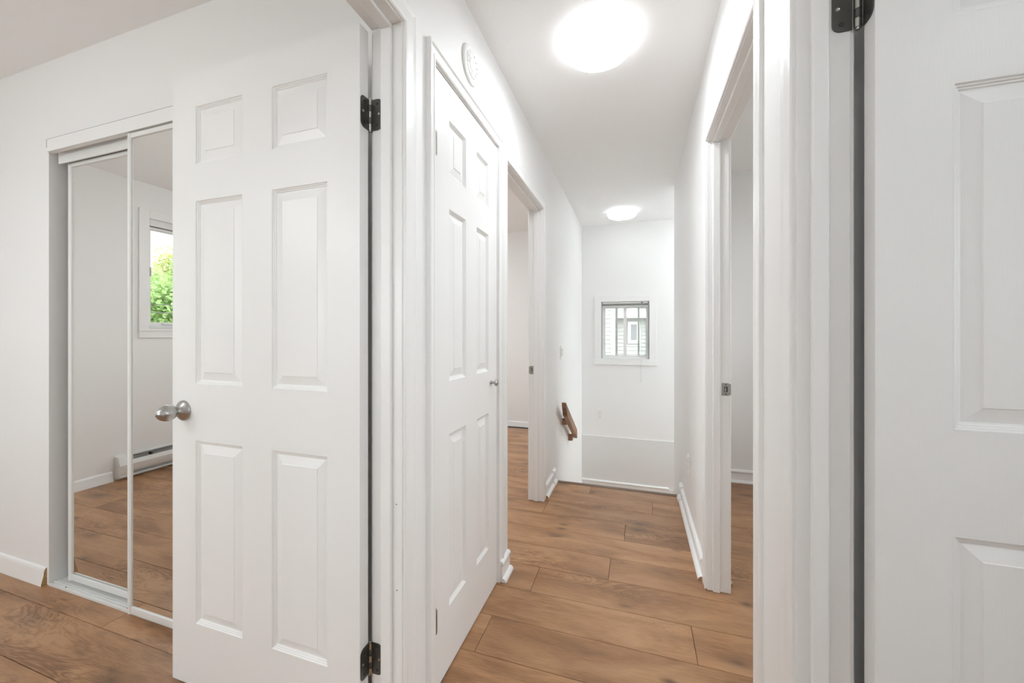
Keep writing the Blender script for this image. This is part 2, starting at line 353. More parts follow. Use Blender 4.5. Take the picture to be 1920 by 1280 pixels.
# stairs down and landing (below the line of sight)
st = thing('stair', 'short wooden staircase going down from the hallway to the landing', 'stairs', (-.15, YE, ZL), kind='structure')
MB().box(XL, XR, YE-.022, YE+.022, -.028, .0035).build('nosing', 'nosing', st, bevel=.006, seg=3)
for i in range(1, 4):
    z = -.165*i; y = YE+.255*(i-1)
    MB().box(XL, XR, y, y+.275, z-.03, z).build('tread', 'floor', st, bevel=.005)
for i in range(4):
    z = -.165*i; y = YE-.005+.255*i
    MB().box(XL, XR, y-.015, y, z-.165, z-.03).build('riser', 'trim', st)
tag(MB().box(XL, 1.7, YE+.76, YF, ZL-.1, ZL).build('floor_landing', 'floor'), 'wooden landing floor at the foot of the stairs', 'floor', kind='structure')
MB().box(XL, XR, YE-.02, YE, ZL-.1, -.03).build('stair_back', 'trim', st)

# ------------------------------------------------------------------ door frames
CAS = [(0, 0), (.0, .006), (.004, .009), (.012, .0095), (.016, .008), (.040, .0085), (.052, .0105), (.057, .009), (.057, 0)]      # (across from opening, thickness)
CASC = [(0, 0), (.0, .008), (.005, .011), (.012, .0115), (.015, .0095), (.030, .011), (.036, .0165), (.043, .0165), (.045, .013), (.045, 0)]
def casing(parent, xw, sx, y0, y1, zt, prof, zb0=0.0, zb1=0.0, rev=.004):
    """flat moulding round a doorway on wall plane x=xw, standing proud towards sx"""
    a0, a1, z1 = y0-rev, y1+rev, zt+rev
    for s, ye, zb in ((-1, a0, zb0), (1, a1, zb1)):
        MB().loft([[(xw+sx*t, ye+s*w, zb) for w, t in prof], [(xw+sx*t, ye+s*w, z1+w) for w, t in prof]]).build('casing_leg', 'trim', parent)
    MB().loft([[(xw+sx*t, a0-w, z1+w) for w, t in prof], [(xw+sx*t, a1+w, z1+w) for w, t in prof]]).build('casing_head', 'trim', parent)
def frame(name, label, key, xa, xb, hall, sx, stop_at, prof=CAS, room=True, stop=True):
    """xa..xb wall thickness, hall = hall face x"""
    y0, y1, zt = DO[key]
    t = thing(name, label, 'door frame', ((xa+xb)/2, (y0+y1)/2, 0), kind='structure')
    MB().box(xa, xb, y1, y1+JT, 0.0015, zt+JT).build('jamb', 'trim', t, bevel=.0015)
    MB().box(xa, xb, y0-JT, y0, 0.0015, zt+JT).build('jamb', 'trim', t, bevel=.0015)
    MB().box(xa, xb, y0, y1, zt, zt+JT).build('head_jamb', 'trim', t, bevel=.0015)
    if stop:
        s0, s1 = stop_at
        MB().box(s0, s1, y1-.012, y1, 0.0015, zt-.012).build('door_stop', 'trim', t, bevel=.004, seg=3)
        MB().box(s0, s1, y0, y0+.012, 0.0015, zt-.012).build('door_stop', 'trim', t, bevel=.004, seg=3)
        MB().box(s0, s1, y0, y1, zt-.012, zt).build('door_stop', 'trim', t, bevel=.004, seg=3)
    casing(t, hall, sx, y0, y1, zt, prof)
    if room: casing(t, xa if hall == xb else xb, -sx, y0, y1, zt, CAS)
    return t
f_bed = frame('trim_1', 'white frame of the open bedroom door, nearest on the left', 'bed', XLr, XL, XL, 1, (-.686, -.652))
f_clo = frame('trim_2', 'white moulded frame around the closed hallway closet door', 'closet', XLr, XL, XL, 1, (-.680, -.664), CASC, room=False)
f_lrm = frame('trim_3', 'white frame of the open left doorway near the stairs', 'lroom', XLr, XL, XL, 1, (-.686, -.652))
f_rrm = frame('trim_4', 'white frame of the open right doorway near the stairs', 'rroom', XR, XRr, XR, -1, (.328, .358))
f_rbd = frame('trim_5', 'white frame of the open door at the right edge', 'rbed', XR, XRr, XR, -1, (.328, .358))
# dark filler line and nail heads on the bedroom frame
for z, x in ((.695, -.6405), (.455, -.6385)):
    MB().lathe([(.0, -.001), (.0016, 0), (.0016, .0006), (0, .0008)], '-y', (x, .927, z), 10).build('nail_head', 'dark', f_bed)
# torn lower end of right frame: raw fibreboard showing
MB().box(XR-.006, XRr-.03, 1.951, 2.004, 0.0, .006).build('raw_edge', 'mdf', f_rrm)
# strike plates
def strike(parent, x0, x1, y, z0, z1, lip):
    """plate on the far jamb facing -y; lip = +1/-1 side that curls past the jamb edge"""
    w = x1-x0; hx0, hx1 = (x0+.010, x0+.024) if lip > 0 else (x1-.024, x1-.010)
    zc = (z0+z1)/2
    s = slab('Y', y-.0022, y-.0002, x0, x1, z0, z1, [(hx0, hx1, zc-.012, zc+.012)]).build('strike_plate', 'strike', parent, bevel=.0005)
    xe = x1 if lip > 0 else x0
    prof = [(0, -.0022), (.004*lip, -.0030), (.008*lip, -.001), (.010*lip, .004), (.008*lip, .004), (.0065*lip, .001), (.0035*lip, -.0005), (0, -.0002)]
    MB().loft([[(xe+a, y+b, z0+.004) for a, b in prof], [(xe+a, y+b, zc) for a, b in prof], [(xe+a, y+b, z1-.004) for a, b in prof]]).build('lip', 'strike', s, smooth=40)
    MB().box(hx0, hx1, y-.0008, y-.0003, zc-.012, zc+.012).build('latch_hole', 'dark', s)
    MB().box(hx0+.002, hx1-.005, y-.0012, y-.0008, zc-.010, zc+.008).build('latch_cup', 'strike', s)
    for dz in (-1, 1):
        MB().lathe([(0, -.0003), (.0028, 0), (.0022, .0006), (0, .0004)], '-y', ((hx0+hx1)/2, y-.0021, zc+dz*.021), 12).build('screw', 'dark', s)
strike(f_lrm, -.713, -.686, DO['lroom'][1], .886, .943, -1)
strike(f_rrm, .3655, .394, DO['rroom'][1], .892, .949, 1)

# ------------------------------------------------------------------ six panel doors
ZP = [(.218, .823), (1.005, 1.611), (1.728, 1.922)]
def panel_mb(x0, x1, z0, z1, th):
    """double sided moulded panel: bead, groove, bevel, raised field. local x across, y thickness 0..th"""
    prof = [(0, 0.0), (.0022, .0), (.0045, .0032), (.0065, .0036), (.0085, .0064), (.0105, .0066), (.0125, .0092), (.0155, .0096), (.040, .0034), (.0415, .0018)]
    rings = []
    for d, y in prof: rings.append([(x0+d, y, z0+d), (x1-d, y, z0+d), (x1-d, y, z1-d), (x0+d, y, z1-d)])
    back = [[(a, th-y, c) for a, y, c in r] for r in rings][::-1]
    mb = MB(); mb.loft(rings+[], cap=False)
    o = (len(rings)-1)*4; mb.f.append((o, o+1, o+2, o+3)); mb.m.append(0)
    mb2 = MB().loft(back, cap=False); mb2.f.append((0, 1, 2, 3)); mb2.m.append(0)
    mb.add(mb2.v, mb2.f)
    n0 = len(rings)*4; nb = n0+(len(back)-1)*4
    for i in range(4):
        j = (i+1) % 4; mb.f.append((i, j, nb+j, nb+i)); mb.m.append(0)
    return mb
def make_door(name, label, loc, rotz, sgn, w, xs, z0, z1, th=.035):
    d = thing(name, label, 'door', loc, kind='structure'); d.rotation_euler.z = rotz
    holes = [(a, b, c, e) for a, b in xs for c, e in ZP]
    def flip(mb):
        mb.v = [(v[0]*sgn, v[1], v[2]) for v in mb.v]; return mb
    leaf = flip(slab('Y', 0, th, 0, w, z0, z1, holes)).build('door_leaf', 'door', d, local=True)
    for a, b in xs:
        for c, e in ZP: flip(panel_mb(a+.0002, b-.0002, c+.0002, e-.0002, th)).build('panel', 'door', leaf, local=True)
    return d, leaf
W30 = .762; XS30 = [(.109, .3225), (.4395, .653)]
d_bed, lf = make_door('door_1', 'white six-panel door standing open into the bedroom, left of the hallway', (-.730, .885, 0), 0, -1, W30, XS30, .012, 2.034)
d_rbd, lf2 = make_door('door_2', 'white six-panel door standing open at the right edge', (.4145, .874, 0), 0, 1, W30, XS30, .012, 2.034)
d_clo, lf3 = make_door('door_3', 'closed narrow white six-panel closet door in the hallway', (XL-.002, 1.109, 0), math.pi/2, 1, .588, [(.1045, .2465), (.348, .4835)], .006, 2.043)
# egg shaped knob on the bedroom door
def egg_knob(parent, x, z, y0, sgn):
    k = MB().lathe([(.0, .022), (.0125, .022), (.0160, .025), (.0210, .031), (.0245, .039), (.0258, .047), (.0246, .056), (.0215, .064), (.0160, .071), (.0100, .0755), (.005, .0775), (0, .078)], '-y' if sgn < 0 else 'y', (x, y0, z), 48).build('knob', 'nickel', parent, smooth=40, local=True)
    MB().lathe([(0, 0), (.0335, 0), (.0335, .0035), (.0318, .006), (.0275, .0095), (.0215, .0135), (.0165, .0175), (.0140, .021), (.0128, .0245), (0, .0245)], '-y' if sgn < 0 else 'y', (x, y0, z), 48).build('rosette', 'nickel', k, smooth=40, local=True)
    return k
egg_knob(d_bed, -.707, .917, -.0003, -1)
egg_knob(d_bed, -.707, .917, .0353, 1)
# small mushroom knob on the closet door (local x = +y world, -y local = +x world)
k = MB().lathe([(0, .0), (.010, .0), (.0095, .003), (.0050, .006), (.0045, .013), (.0075, .017), (.0140, .021), (.0155, .025), (.0145, .029), (.0100, .032), (0, .0335)], '-y', (.513, -.0002, .952), 32).build('knob', 'nickel', d_clo, smooth=40, local=True)
# hinges -----------------------------------------------------------------
def plate_outline(w, h, r=.0145, seg=5):
    pts = [(0, -h/2)]
    for cx, cz, a0 in ((w-r, -h/2+r, -90), (w-r, h/2-r, 0)):
        for i in range(seg+1):
            a = math.radians(a0+90*i/seg); pts.append((cx+r*math.cos(a), cz+r*math.sin(a)))
    pts.append((0, h/2)); return pts
def hinge(parent, pin, z, da, na, db, nb, pa, pb, w=.033, h=.089):
    """pin (x,y) world; leaves start at points pa / pb, run along unit dirs da / db, thickness along na / nb (world 2d)"""
    pr = parent.location
    lg = lambda p: (p[0]-pr.x, p[1]-pr.y)
    hg = MB()
    first = None
    segs = 5; hh = h/segs
    hg.lathe([(0, -h/2-.003), (.004, -h/2-.003), (.0045, -h/2), (.0045, h/2), (.0052, h/2), (.0052, h/2+.003), (.003, h/2+.0045), (0, h/2+.0045)], 'z', (*lg(pin), z), 16)
    hob = hg.build('hinge', 'pin', parent, smooth=40, local=True)
    for i in range(segs):
        za = z-h/2+i*hh+.0004; zb = z-h/2+(i+1)*hh-.0004
        MB().lathe([(.0046, za), (.0066, za), (.0066, zb), (.0046, zb)], 'z', (*lg(pin), 0), 20).build('knuckle', 'bronze' if i % 2 else 'pin', hob, smooth=40, local=True)
    for d, nn, p in ((da, na, pa), (db, nb, pb)):
        p = lg(p); out = plate_outline(w, h); T = .0022
        f = lambda u, v, t: (p[0]+d[0]*u+nn[0]*t, p[1]+d[1]*u+nn[1]*t, z+v)
        MB().loft([[f(u, v, 0.0002) for u, v in out], [f(u, v, T) for u, v in out]]).build('hinge_leaf', 'bronze', hob, local=True, bevel=.0006)
        for u, v in ((w*.55, h*.34), (w*.72, 0), (w*.55, -h*.34)):
            ring = lambda r, t: [(f(u+r*math.cos(2*math.pi*i/14), v+r*math.sin(2*math.pi*i/14), t)) for i in range(14)]
            MB().loft([ring(.0040, T+.0001), ring(.0036, T+.0007), ring(.0022, T+.0002)]).build('screw', 'pin' if (v == 0) else 'dark', hob, local=True)
for z in (1.797, .2465):
    hinge(d_bed, (-.7255, .9235), z, (1, 0), (0, -1), (0, -1), (1, 0), (-.7205, .927), (-.730, .920))
    hinge(d_rbd, (.4055, .9115), z+.010, (-1, 0), (0, -1), (0, -1), (-1, 0), (.3975, .915), (.4145, .909))
# closet hinge barrels (leaves hidden when shut)
for z in (1.789, .244):
    hb = MB().lathe([(0, -.040), (.0045, -.040), (.0055, -.037), (.0055, .037), (.0045, .040), (0, .040)], 'z', (-.003, -.0065, z), 16).build('hinge', 'pin', d_clo, smooth=40, local=True)
    for i in range(3):
        za, zb = z-.036+i*.024+.0005, z-.036+(i+1)*.024-.0005
        MB().lathe([(.0056, za), (.0064, za), (.0064, zb), (.0056, zb)], 'z', (-.003, -.0065, 0), 16).build('knuckle', 'strike', hb, smooth=40, local=True)

# ------------------------------------------------------------------ baseboards
def qround(a=.019, n=6):
    return [(0, 0), (a, 0)]+[(a*math.cos(t*math.pi/2/n), a*math.sin(t*math.pi/2/n)) for t in range(1, n)]+[(0, a)]
def run(mb_prof, ax, base, s, u0, u1, zoff=0.0, mi=0, capmi=None):
    """extrude profile (t out of wall, z) along u. ax 'x': wall plane y=base, 'y': wall plane x=base"""
    P = (lambda t, u, z: (base+s*t, u, z+zoff)) if ax == 'y' else (lambda t, u, z: (u, base+s*t, z+zoff))
    return MB().loft([[P(t, u0, z) for t, z in mb_prof], [P(t, u1, z) for t, z in mb_prof]], capmi=capmi)
BOARD = [(0, 0), (.010, 0), (.010, .078), (0, .078)]
CAP = [(0, .074), (.0105, .074), (.017, .078), (.019, .086), (.015, .093), (.009, .098), (0, .098)]
def baseboard(name, label, ax, base, s, u0, u1, blocks=(), cap_from=None, cap_to=None, z0=0.0):
    loc = (base, (u0+u1)/2, z0) if ax == 'y' else ((u0+u1)/2, base, z0)
    t = thing(name, label, 'baseboard', loc, kind='structure')
    run(BOARD, ax, base, s, u0, u1, z0+.0005).build('board', 'trim', t, bevel=.001)
    c0 = u0 if cap_from is None else cap_from; c1 = u1 if cap_to is None else cap_to
    run(CAP, ax, base, s, c0, c1, z0).build('cap_moulding', 'trim', t, smooth=50)
    run([(x+.010, z) for x, z in qround()], ax, base, s, u0, u1, z0+.0005, capmi=1).build('quarter_round', ['trim', 'mdf'], t, smooth=50)
    for a, b in blocks:      # slightly proud return pieces at the end of the run
        run([(x*1.25+.010, z*1.2) for x, z in qround()], ax, base, s, a, b, z0+.004, capmi=0).build('end_block', 'trim', t, smooth=50)
        run([(x*1.2, .074+(z-.074)*1.35) for x, z in CAP], ax, base, s, a, b, z0+.004).build('end_block', 'trim', t, smooth=50)
    return t
baseboard('baseboard_right', 'white two-strip baseboard along the right hallway wall up to the stairs', 'y', XR, -1, 2.016, 2.90, blocks=[(2.902, 2.985)], cap_from=2.03)
baseboard('baseboard_left', 'short white baseboard between left doorway and the stairs', 'y', XL, 1, 2.678, 2.92, blocks=[(2.922, 3.00)])
b3 = thing('baseboard_middle', 'short white baseboard across the casings beside the closet door', 'baseboard', (XL, 1.76, 0), kind='structure')
run([(.012, 0), (.021, 0), (.021, .078), (.012, .078)], 'y', XL, 1, 1.7095, 1.822, .0005).build('board', 'trim', b3, bevel=.001)
run([(x+.008, z) for x, z in CAP], 'y', XL, 1, 1.7095, 1.822).build('cap_moulding', 'trim', b3, smooth=50)
run([(x+.021, z) for x, z in qround()], 'y', XL, 1, 1.7095, 1.826, .0005).build('quarter_round', 'trim', b3, smooth=50)
# bedroom and far room boards: simple curved profile
SIMPLE = [(0, 0), (.020, 0), (.0185, .012), (.011, .045), (.010, .062), (.007, .073), (.003, .079), (0, .080)]
t = thing('baseboard_closet', 'curved white baseboard left of the mirrored closet with raw sawn end', 'baseboard', (-3.2, YC, 0), kind='structure')
run(SIMPLE, 'x', YC, -1, BXL, -2.622, .0005, capmi=1).build('board', ['trim', 'mdf'], t, smooth=50)
t = thing('baseboard_bedroom', 'white baseboard of the bedroom window wall seen in the mirror', 'baseboard', (BXL, .6, 0), kind='structure')
run(SIMPLE, 'y', BXL, 1, .245, YC-.02, .0005).build('board', 'trim', t, smooth=50)
t = thing('baseboard_far', 'white baseboard on the far wall of the left room', 'baseboard', (-2, YF, 0), kind='structure')
run([(a, b*.8) for a, b in SIMPLE], 'x', YF, -1, BXL, XLr, .0005).build('board', 'trim', t, smooth=50)
baseboard('baseboard_room', 'white two-strip baseboard on the far wall of the right room', 'x', YRW, -1, XRr, 2.4)
baseboard('baseboard_room_side', 'white two-strip baseboard inside the right room beside its doorway', 'y', XRr, 1, 2.013, YRW-.03)
baseboard('baseboard_room_left', 'white two-strip baseboard inside the left room beside its doorway', 'y', XLr, -1, 2.678, YF-.03)
baseboard('baseboard_landing', 'white baseboard at the foot of the end wall on the landing', 'x', YF-.010, -1, XL, .38, blocks=(), z0=ZL+.013, cap_to=.34)
t = thing('baseboard_landing_side', 'white baseboard on the left landing wall', 'baseboard', (XL, 4.3, ZL), kind='structure')
run(SIMPLE, 'y', XL, 1, 3.85, YF-.065, ZL+.03).build('board', 'trim', t, smooth=50)

# ------------------------------------------------------------------ mirrored sliding closet
cl = thing('trim_6', 'white head board and floor track of the mirrored closet', 'closet track', (-1.93, YC, 0), kind='structure')
MB().box(-2.568, -1.23, 1.020, 1.0425, 2.003, 2.0595).build('head_board', 'trim', cl, bevel=.0012)
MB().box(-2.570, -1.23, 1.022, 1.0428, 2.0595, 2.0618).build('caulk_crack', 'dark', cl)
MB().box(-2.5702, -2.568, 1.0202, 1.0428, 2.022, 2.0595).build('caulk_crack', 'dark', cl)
MB().box(-2.580, -1.25, 1.063, 1.069, 1.966, 2.029).build('top_track', 'alu', cl, bevel=.001)
MB().box(-2.560, -1.25, 1.105, 1.112, 1.970, 2.029).build('top_track', 'alu', cl, bevel=.001)
tk = MB().box(-2.603, -1.25, 1.040, 1.120, .0005, .004).build('floor_track', 'alu', cl)
for y0, y1, h in ((1.040, 1.047, .011), (1.058, 1.062, .010), (1.068, 1.071, .010), (1.116, 1.120, .012)):
    MB().box(-2.603, -1.25, y0, y1, .004, h).build('track_rib', 'alu', tk, bevel=.0008)
for x in (-2.50, -2.06):
    MB().lathe([(0, -.001), (.004, 0), (.003, .0012), (0, .001)], 'z', (x, 1.053, .0042), 12).build('screw', 'dark', tk)
def mirror_door(label, x0, x1, yf, z0, z1):
    d = thing('mirror_door', label, 'mirror door', ((x0+x1)/2, yf, z0), group='sliding mirror doors of the bedroom closet')
    fw = .021
    MB().box(x0+fw-.004, x1-fw+.004, yf+.006, yf+.010, z0+.026, z1-.016).build('mirror_glass', 'mirror', d)
    for a, b in ((x0, x0+fw), (x1-fw, x1)):
        MB().loft([[(a, yf+.004, z), (a+.004, yf, z), (b-.004, yf, z), (b, yf+.004, z), (b, yf+.022, z), (a, yf+.022, z)] for z in (z0, z1)]).build('stile', 'alu', d)
    MB().box(x0+fw, x1-fw, yf+.001, yf+.020, z0+.004, z0+.030).build('bottom_rail', 'alu', d, bevel=.002)
    MB().box(x0+fw, x1-fw, yf+.001, yf+.020, z1-.020, z1).build('top_rail', 'alu', d, bevel=.002)
    return d
mirror_door('rear sliding mirror door, at the left jamb of the bedroom closet', -2.546, -1.80, 1.079, .012, 1.972)
mirror_door('front sliding mirror door, partly hidden behind the open bedroom door', -2.005, -1.27, 1.024, .016, 1.998)

# ------------------------------------------------------------------ bedroom window (seen in the mirror)
w2 = thing('window_2', 'white bedroom window looking on green trees, seen in the closet mirror', 'window', (BXL, -.56, BW[2]), kind='structure')
y0, y1, z0, z1 = BW
for a in ((y1, y1+.072, z0-.005, z1+.072), (y0-.072, y0, z0-.005, z1+.072)): MB().box(BXL, BXL+.012, *a).build('casing', 'trim', w2, bevel=.002)
MB().box(BXL, BXL+.012, y0, y1, z1, z1+.072).build('casing', 'trim', w2, bevel=.002)
MB().box(BXL-.10, BXL+.022, y0-.075, y1+.075, z0-.022, z0).build('stool', 'trim', w2, bevel=.003)
MB().box(BXL, BXL+.014, y0-.072, y1+.072, z0-.080, z0-.022).build('apron', 'trim', w2, bevel=.002)
for a in ((y1-.018, y1, z0, z1), (y0, y0+.018, z0, z1), (y0+.018, y1-.018, z1-.055, z1), (y0+.018, y1-.018, z0, z0+.03)):
    MB().box(BXL-.10, BXL-.02, *a).build('frame', 'vinyl', w2, bevel=.002)
for za, zb in ((z1-.085, z1-.055), (z0+.03, z0+.055)): MB().box(BXL-.085, BXL-.035, y0+.018, y1-.018, za, zb).build('sash_rail', 'vinyl', w2, bevel=.002)
MB().box(BXL-.05, BXL-.03, y0+.018, y1-.018, z1-.062, z1-.052).build('screen_gap', 'fin', w2)
for ya, yb in ((y1-.034, y1-.018), (y0+.018, y0+.034), ((y0+y1)/2-.02, (y0+y1)/2+.02)): MB().box(BXL-.085, BXL-.035, ya, yb, z0+.055, z1-.085).build('stile', 'vinyl', w2, bevel=.002)
MB().box(BXL-.063, BXL-.057, y0+.034, y1-.034, z0+.055, z1-.085).build('pane', 'glass', w2)
lt = MB().box(BXL-.035, BXL-.022, -.30, -.22, z0+.034, z0+.047).build('latch', 'vinyl', w2, bevel=.003)
MB().box(BXL-.030, BXL-.012, y1-.030, y1-.022, 1.66, 1.74).build('side_catch', 'vinyl', w2, bevel=.003)

# ------------------------------------------------------------------ baseboard heater
h = thing('baseboard_heater', 'white electric baseboard heater under the bedroom window, seen in the mirror', 'heater', (BXL, -.4, .02))
hy0, hy1 = -1.35, .232
HP = [(.0, .022), (.012, .022), (.012, .185), (.0, .185)]
run(HP, 'y', BXL, 1, hy0+.01, hy1-.01).build('back_plate', 'heater', h)
run([(.050, .055), (.062, .075), (.068, .118), (.055, .150), (.0535, .150), (.0665, .118), (.0605, .076), (.0485, .056)], 'y', BXL, 1, hy0+.06, hy1-.06).build('front_cover', 'heater', h, smooth=30)
run([(.012, .177), (.040, .180), (.042, .172), (.040, .172), (.012, .170)], 'y', BXL, 1, hy0+.06, hy1-.06).build('top_hood', 'fin', h)
run([(.014, .07), (.045, .07), (.045, .135), (.014, .135)], 'y', BXL, 1, hy0+.08, hy1-.08).build('heating_element', 'fin', h)
run([(.0, .022), (.055, .022), (.055, .030), (.0, .030)], 'y', BXL, 1, hy0+.01, hy1-.01).build('bottom_pan', 'heater', h)
EC = [(.0, .018), (.045, .018), (.060, .060), (.071, .118), (.058, .156), (.046, .188), (.0, .190)]
for a, b in ((hy1-.06, hy1), (hy0, hy0+.06)): run(EC, 'y', BXL, 1, a, b).build('end_cap', 'heater', h, bevel=.003)
for yy in (-.10, -.62): MB().box(BXL+.02, BXL+.052, yy-.006, yy+.006, .150, .168).build('bracket', 'dark', h)
run([(0, 0), (.014, 0), (.014, .016), (0, .016)], 'y', BXL, 1, hy0, hy1-.02, .0005).build('shoe_strip', 'trim', h, bevel=.002)

# ------------------------------------------------------------------ end wall window
w1 = thing('window_1', 'small white sliding window in the end wall above the stairs', 'window', (-.13, YF, WIN[2]), kind='structure')
x0, x1, z0, z1 = WIN; cw = .077
def boxy(name, mat, par, x_0, x_1, ya, yb, za, zb, bv=.002): return MB().box(x_0, x_1, ya, yb, za, zb).build(name, mat, par, bevel=bv)
boxy('casing', 'trim', w1, x0-cw, x0, YF-.012, YF, z0-.004, z1+.066)
boxy('casing', 'trim', w1, x1, x1+cw, YF-.012, YF, z0-.004, z1+.066)
boxy('casing', 'trim', w1, x0, x1, YF-.012, YF, z1, z1+.066)
boxy('apron', 'trim', w1, x0-cw-.004, x1+cw+.006, YF-.018, YF, z0-.068, z0-.004)
boxy('stool', 'trim', w1, x0+.001, x1-.001, YF-.012, YF+.05, z0-.003, z0+.004)
fy0, fy1 = YF+.035, YF+.13
boxy('side_channel', 'greyvinyl', w1, x0, x0+.009, YF+.006, fy1, z0+.004, z1)
boxy('side_channel', 'greyvinyl', w1, x1-.010, x1, YF+.006, fy1, z0+.004, z1)
boxy('frame', 'vinyl', w1, x0+.009, x0+.016, fy0, fy1, z0+.004, z1)
boxy('frame', 'vinyl', w1, x1-.018, x1-.010, fy0, fy1, z0+.004, z1)
boxy('frame', 'vinyl', w1, x0+.016, x1-.018, fy0, fy1, z0+.004, z0+.024)
boxy('frame', 'vinyl', w1, x0+.016, x1-.018, fy0, fy1, z1-.055, z1)
def sash(xa, xb, y, sw0, sw1, m):
    s = MB().box(xa, xa+sw0, y, y+.022, z0+.024, z1-.055).box(xb-sw1, xb, y, y+.022, z0+.024, z1-.055).box(xa+sw0, xb-sw1, y, y+.022, z0+.024, z0+.040).box(xa+sw0, xb-sw1, y, y+.022, z1-.071, z1-.055).build('sash', m, w1)
    MB().box(xa+sw0, xb-sw1, y+.009, y+.013, z0+.040, z1-.071).build('pane', 'glass', s)
sash(x0+.016, -.112, fy0+.004, .028, .034, 'vinyl')
sash(-.142, x1-.018, fy0+.030, .030, .012, 'vinyl')
sash(x0+.018, -.215, fy0+.056, .012, .026, 'vinyl')
sash(.010, x1-.020, fy0+.070, .022, .012, 'vinyl')
boxy('latch', 'vinyl', w1, x1-.020, x1-.011, YF+.015, fy0, 1.31, 1.385)
bl = thing('window_blind', 'raised grey blind with hanging pull cord in the end wall window', 'blind', (-.13, YF+.012, z1-.06))
boxy('headrail', 'alu', bl, x0+.012, x1-.014, YF+.008, YF+.034, z1-.022, z1-.002)
for i in range(5): boxy('slat', 'greyvinyl', bl, x0+.012, x1-.014, YF+.009, YF+.033, z1-.0265-i*.0045, z1-.0235-i*.0045, .0005)
boxy('bottom_rail', 'alu', bl, x0+.012, x1-.014, YF+.010, YF+.032, z1-.056, z1-.0465)
boxy('tilt_knob', 'dark', bl, .048, .066, YF+.002, YF+.008, z1-.018, z1-.008, .001)
MB().tube([(.056, YF+.004, z1-.012), (.055, YF-.012, 1.2), (.053, YF-.022, .87), (.050, YF-.022, .64)], .0016).build('cord', 'cord', bl)
MB().lathe([(0, 0), (.003, .002), (.004, .012), (.002, .022), (0, .023)], 'z', (.050, YF-.022, .618), 10).build('tassel', 'cord', bl, smooth=40)

# ------------------------------------------------------------------ wall fittings
def outlet_plate(name, label, ax, base, s, u, z, w=.072, hh=.116, kind='duplex'):
    P3 = (lambda t, a, b: (base+s*t, u+a, z+b)) if ax == 'y' else (lambda t, a, b: (u+a, base+s*t, z+b))
    t = thing(name, label, 'outlet' if kind != 'switch' else 'switch', P3(0, 0, -hh/2))
    def pb(nm, mat, a0, a1, b0, b1, t0, t1, bv=.0015):
        p, q = P3(t0, a0, b0), P3(t1, a1, b1)
        return MB().box(p[0], q[0], p[1], q[1], p[2], q[2]).build(nm, mat, t, bevel=bv)
    pb('plate', 'plastic', -w/2, w/2, -hh/2, hh/2, .0002, .0065, .003)
    if kind == 'duplex':
        for c in (-.020, .020):
            pb('socket', 'plastic', -.016, .016, c-.014, c+.014, .006, .0085)
            for a in (-.0065, .0065): pb('slot', 'dark', a-.0012, a+.0012, c-.002, c+.007, .0085, .0089, 0)
            pb('ground_hole', 'dark', -.0025, .0025, c-.009, c-.005, .0085, .0089, 0)
        pb('screw', 'strike', -.0025, .0025, -.0025, .0025, .006, .0072)
    elif kind == 'switch':
        for c in ((-.023, .023) if w > .09 else (0,)):
            pb('rocker', 'plastic', c-.0165, c+.0165, -.033, .033, .006, .014, .002)
    else:
        pb('socket', 'plastic', -.017, .017, -.034, .034, .006, .008)
        for c in (-.018, .018):
            for a in (-.0065, .0065): pb('slot', 'dark', a-.0012, a+.0012, c-.002, c+.006, .008, .0084, 0)
        pb('night_light', 'plastic', -.012, .012, .034, .050, .006, .013, .002)
    return t
outlet_plate('wall_outlet', 'white duplex outlet low on the end wall beside the ledge', 'x', YF, -1, -.411, .217)
outlet_plate('wall_outlet', 'white outlet low on the right hallway wall above the baseboard', 'y', XR, -1, 2.57, .372, kind='decora')
outlet_plate('light_switch', 'white double rocker switch on the left wall above the handrail', 'y', XL, 1, 3.315, 1.008, w=.116, kind='switch')
# smoke detector
sd = thing('smoke_detector', 'round white smoke detector high on the wall above the closet door', 'detector', (XL, 1.385, 2.222))
def ringx(nm, mat, prof, seg=48, par=sd): return MB().lathe(prof, 'x', (XL, 1.385, 2.222), seg).build(nm, mat, par, smooth=35)
ringx('base', 'plastic', [(0, .0), (.072, .0), (.073, .002), (.072, .007), (.067, .0105), (.055, .012), (.053, .011), (.051, .008), (0, .008)])
ringx('ring', 'plastic', [(.030, .008), (.0485, .008), (.0475, .0115), (.044, .0135), (.034, .0135), (.031, .0115)])
ringx('cap', 'plastic', [(0, .008), (.026, .008), (.0265, .011), (.024, .0135), (.012, .0145), (0, .0145)])
for i in range(12):
    a = 2*math.pi*i/12+.2
    if i in (3, 9): continue
    cy, cz = 1.385+.039*math.cos(a), 2.222+.039*math.sin(a)
    pts = []
    ca, sa = math.cos(a), math.sin(a)
    q = [(-.004, -.003), (.004, -.003), (.004, .003), (-.004, .003)]
    MB().loft([[(XL+.0136, cy+u*ca-v*sa, cz+u*sa+v*ca) for u, v in q], [(XL+.0140, cy+u*ca-v*sa, cz+u*sa+v*ca) for u, v in q]]).build('vent_slot', 'strike', sd)

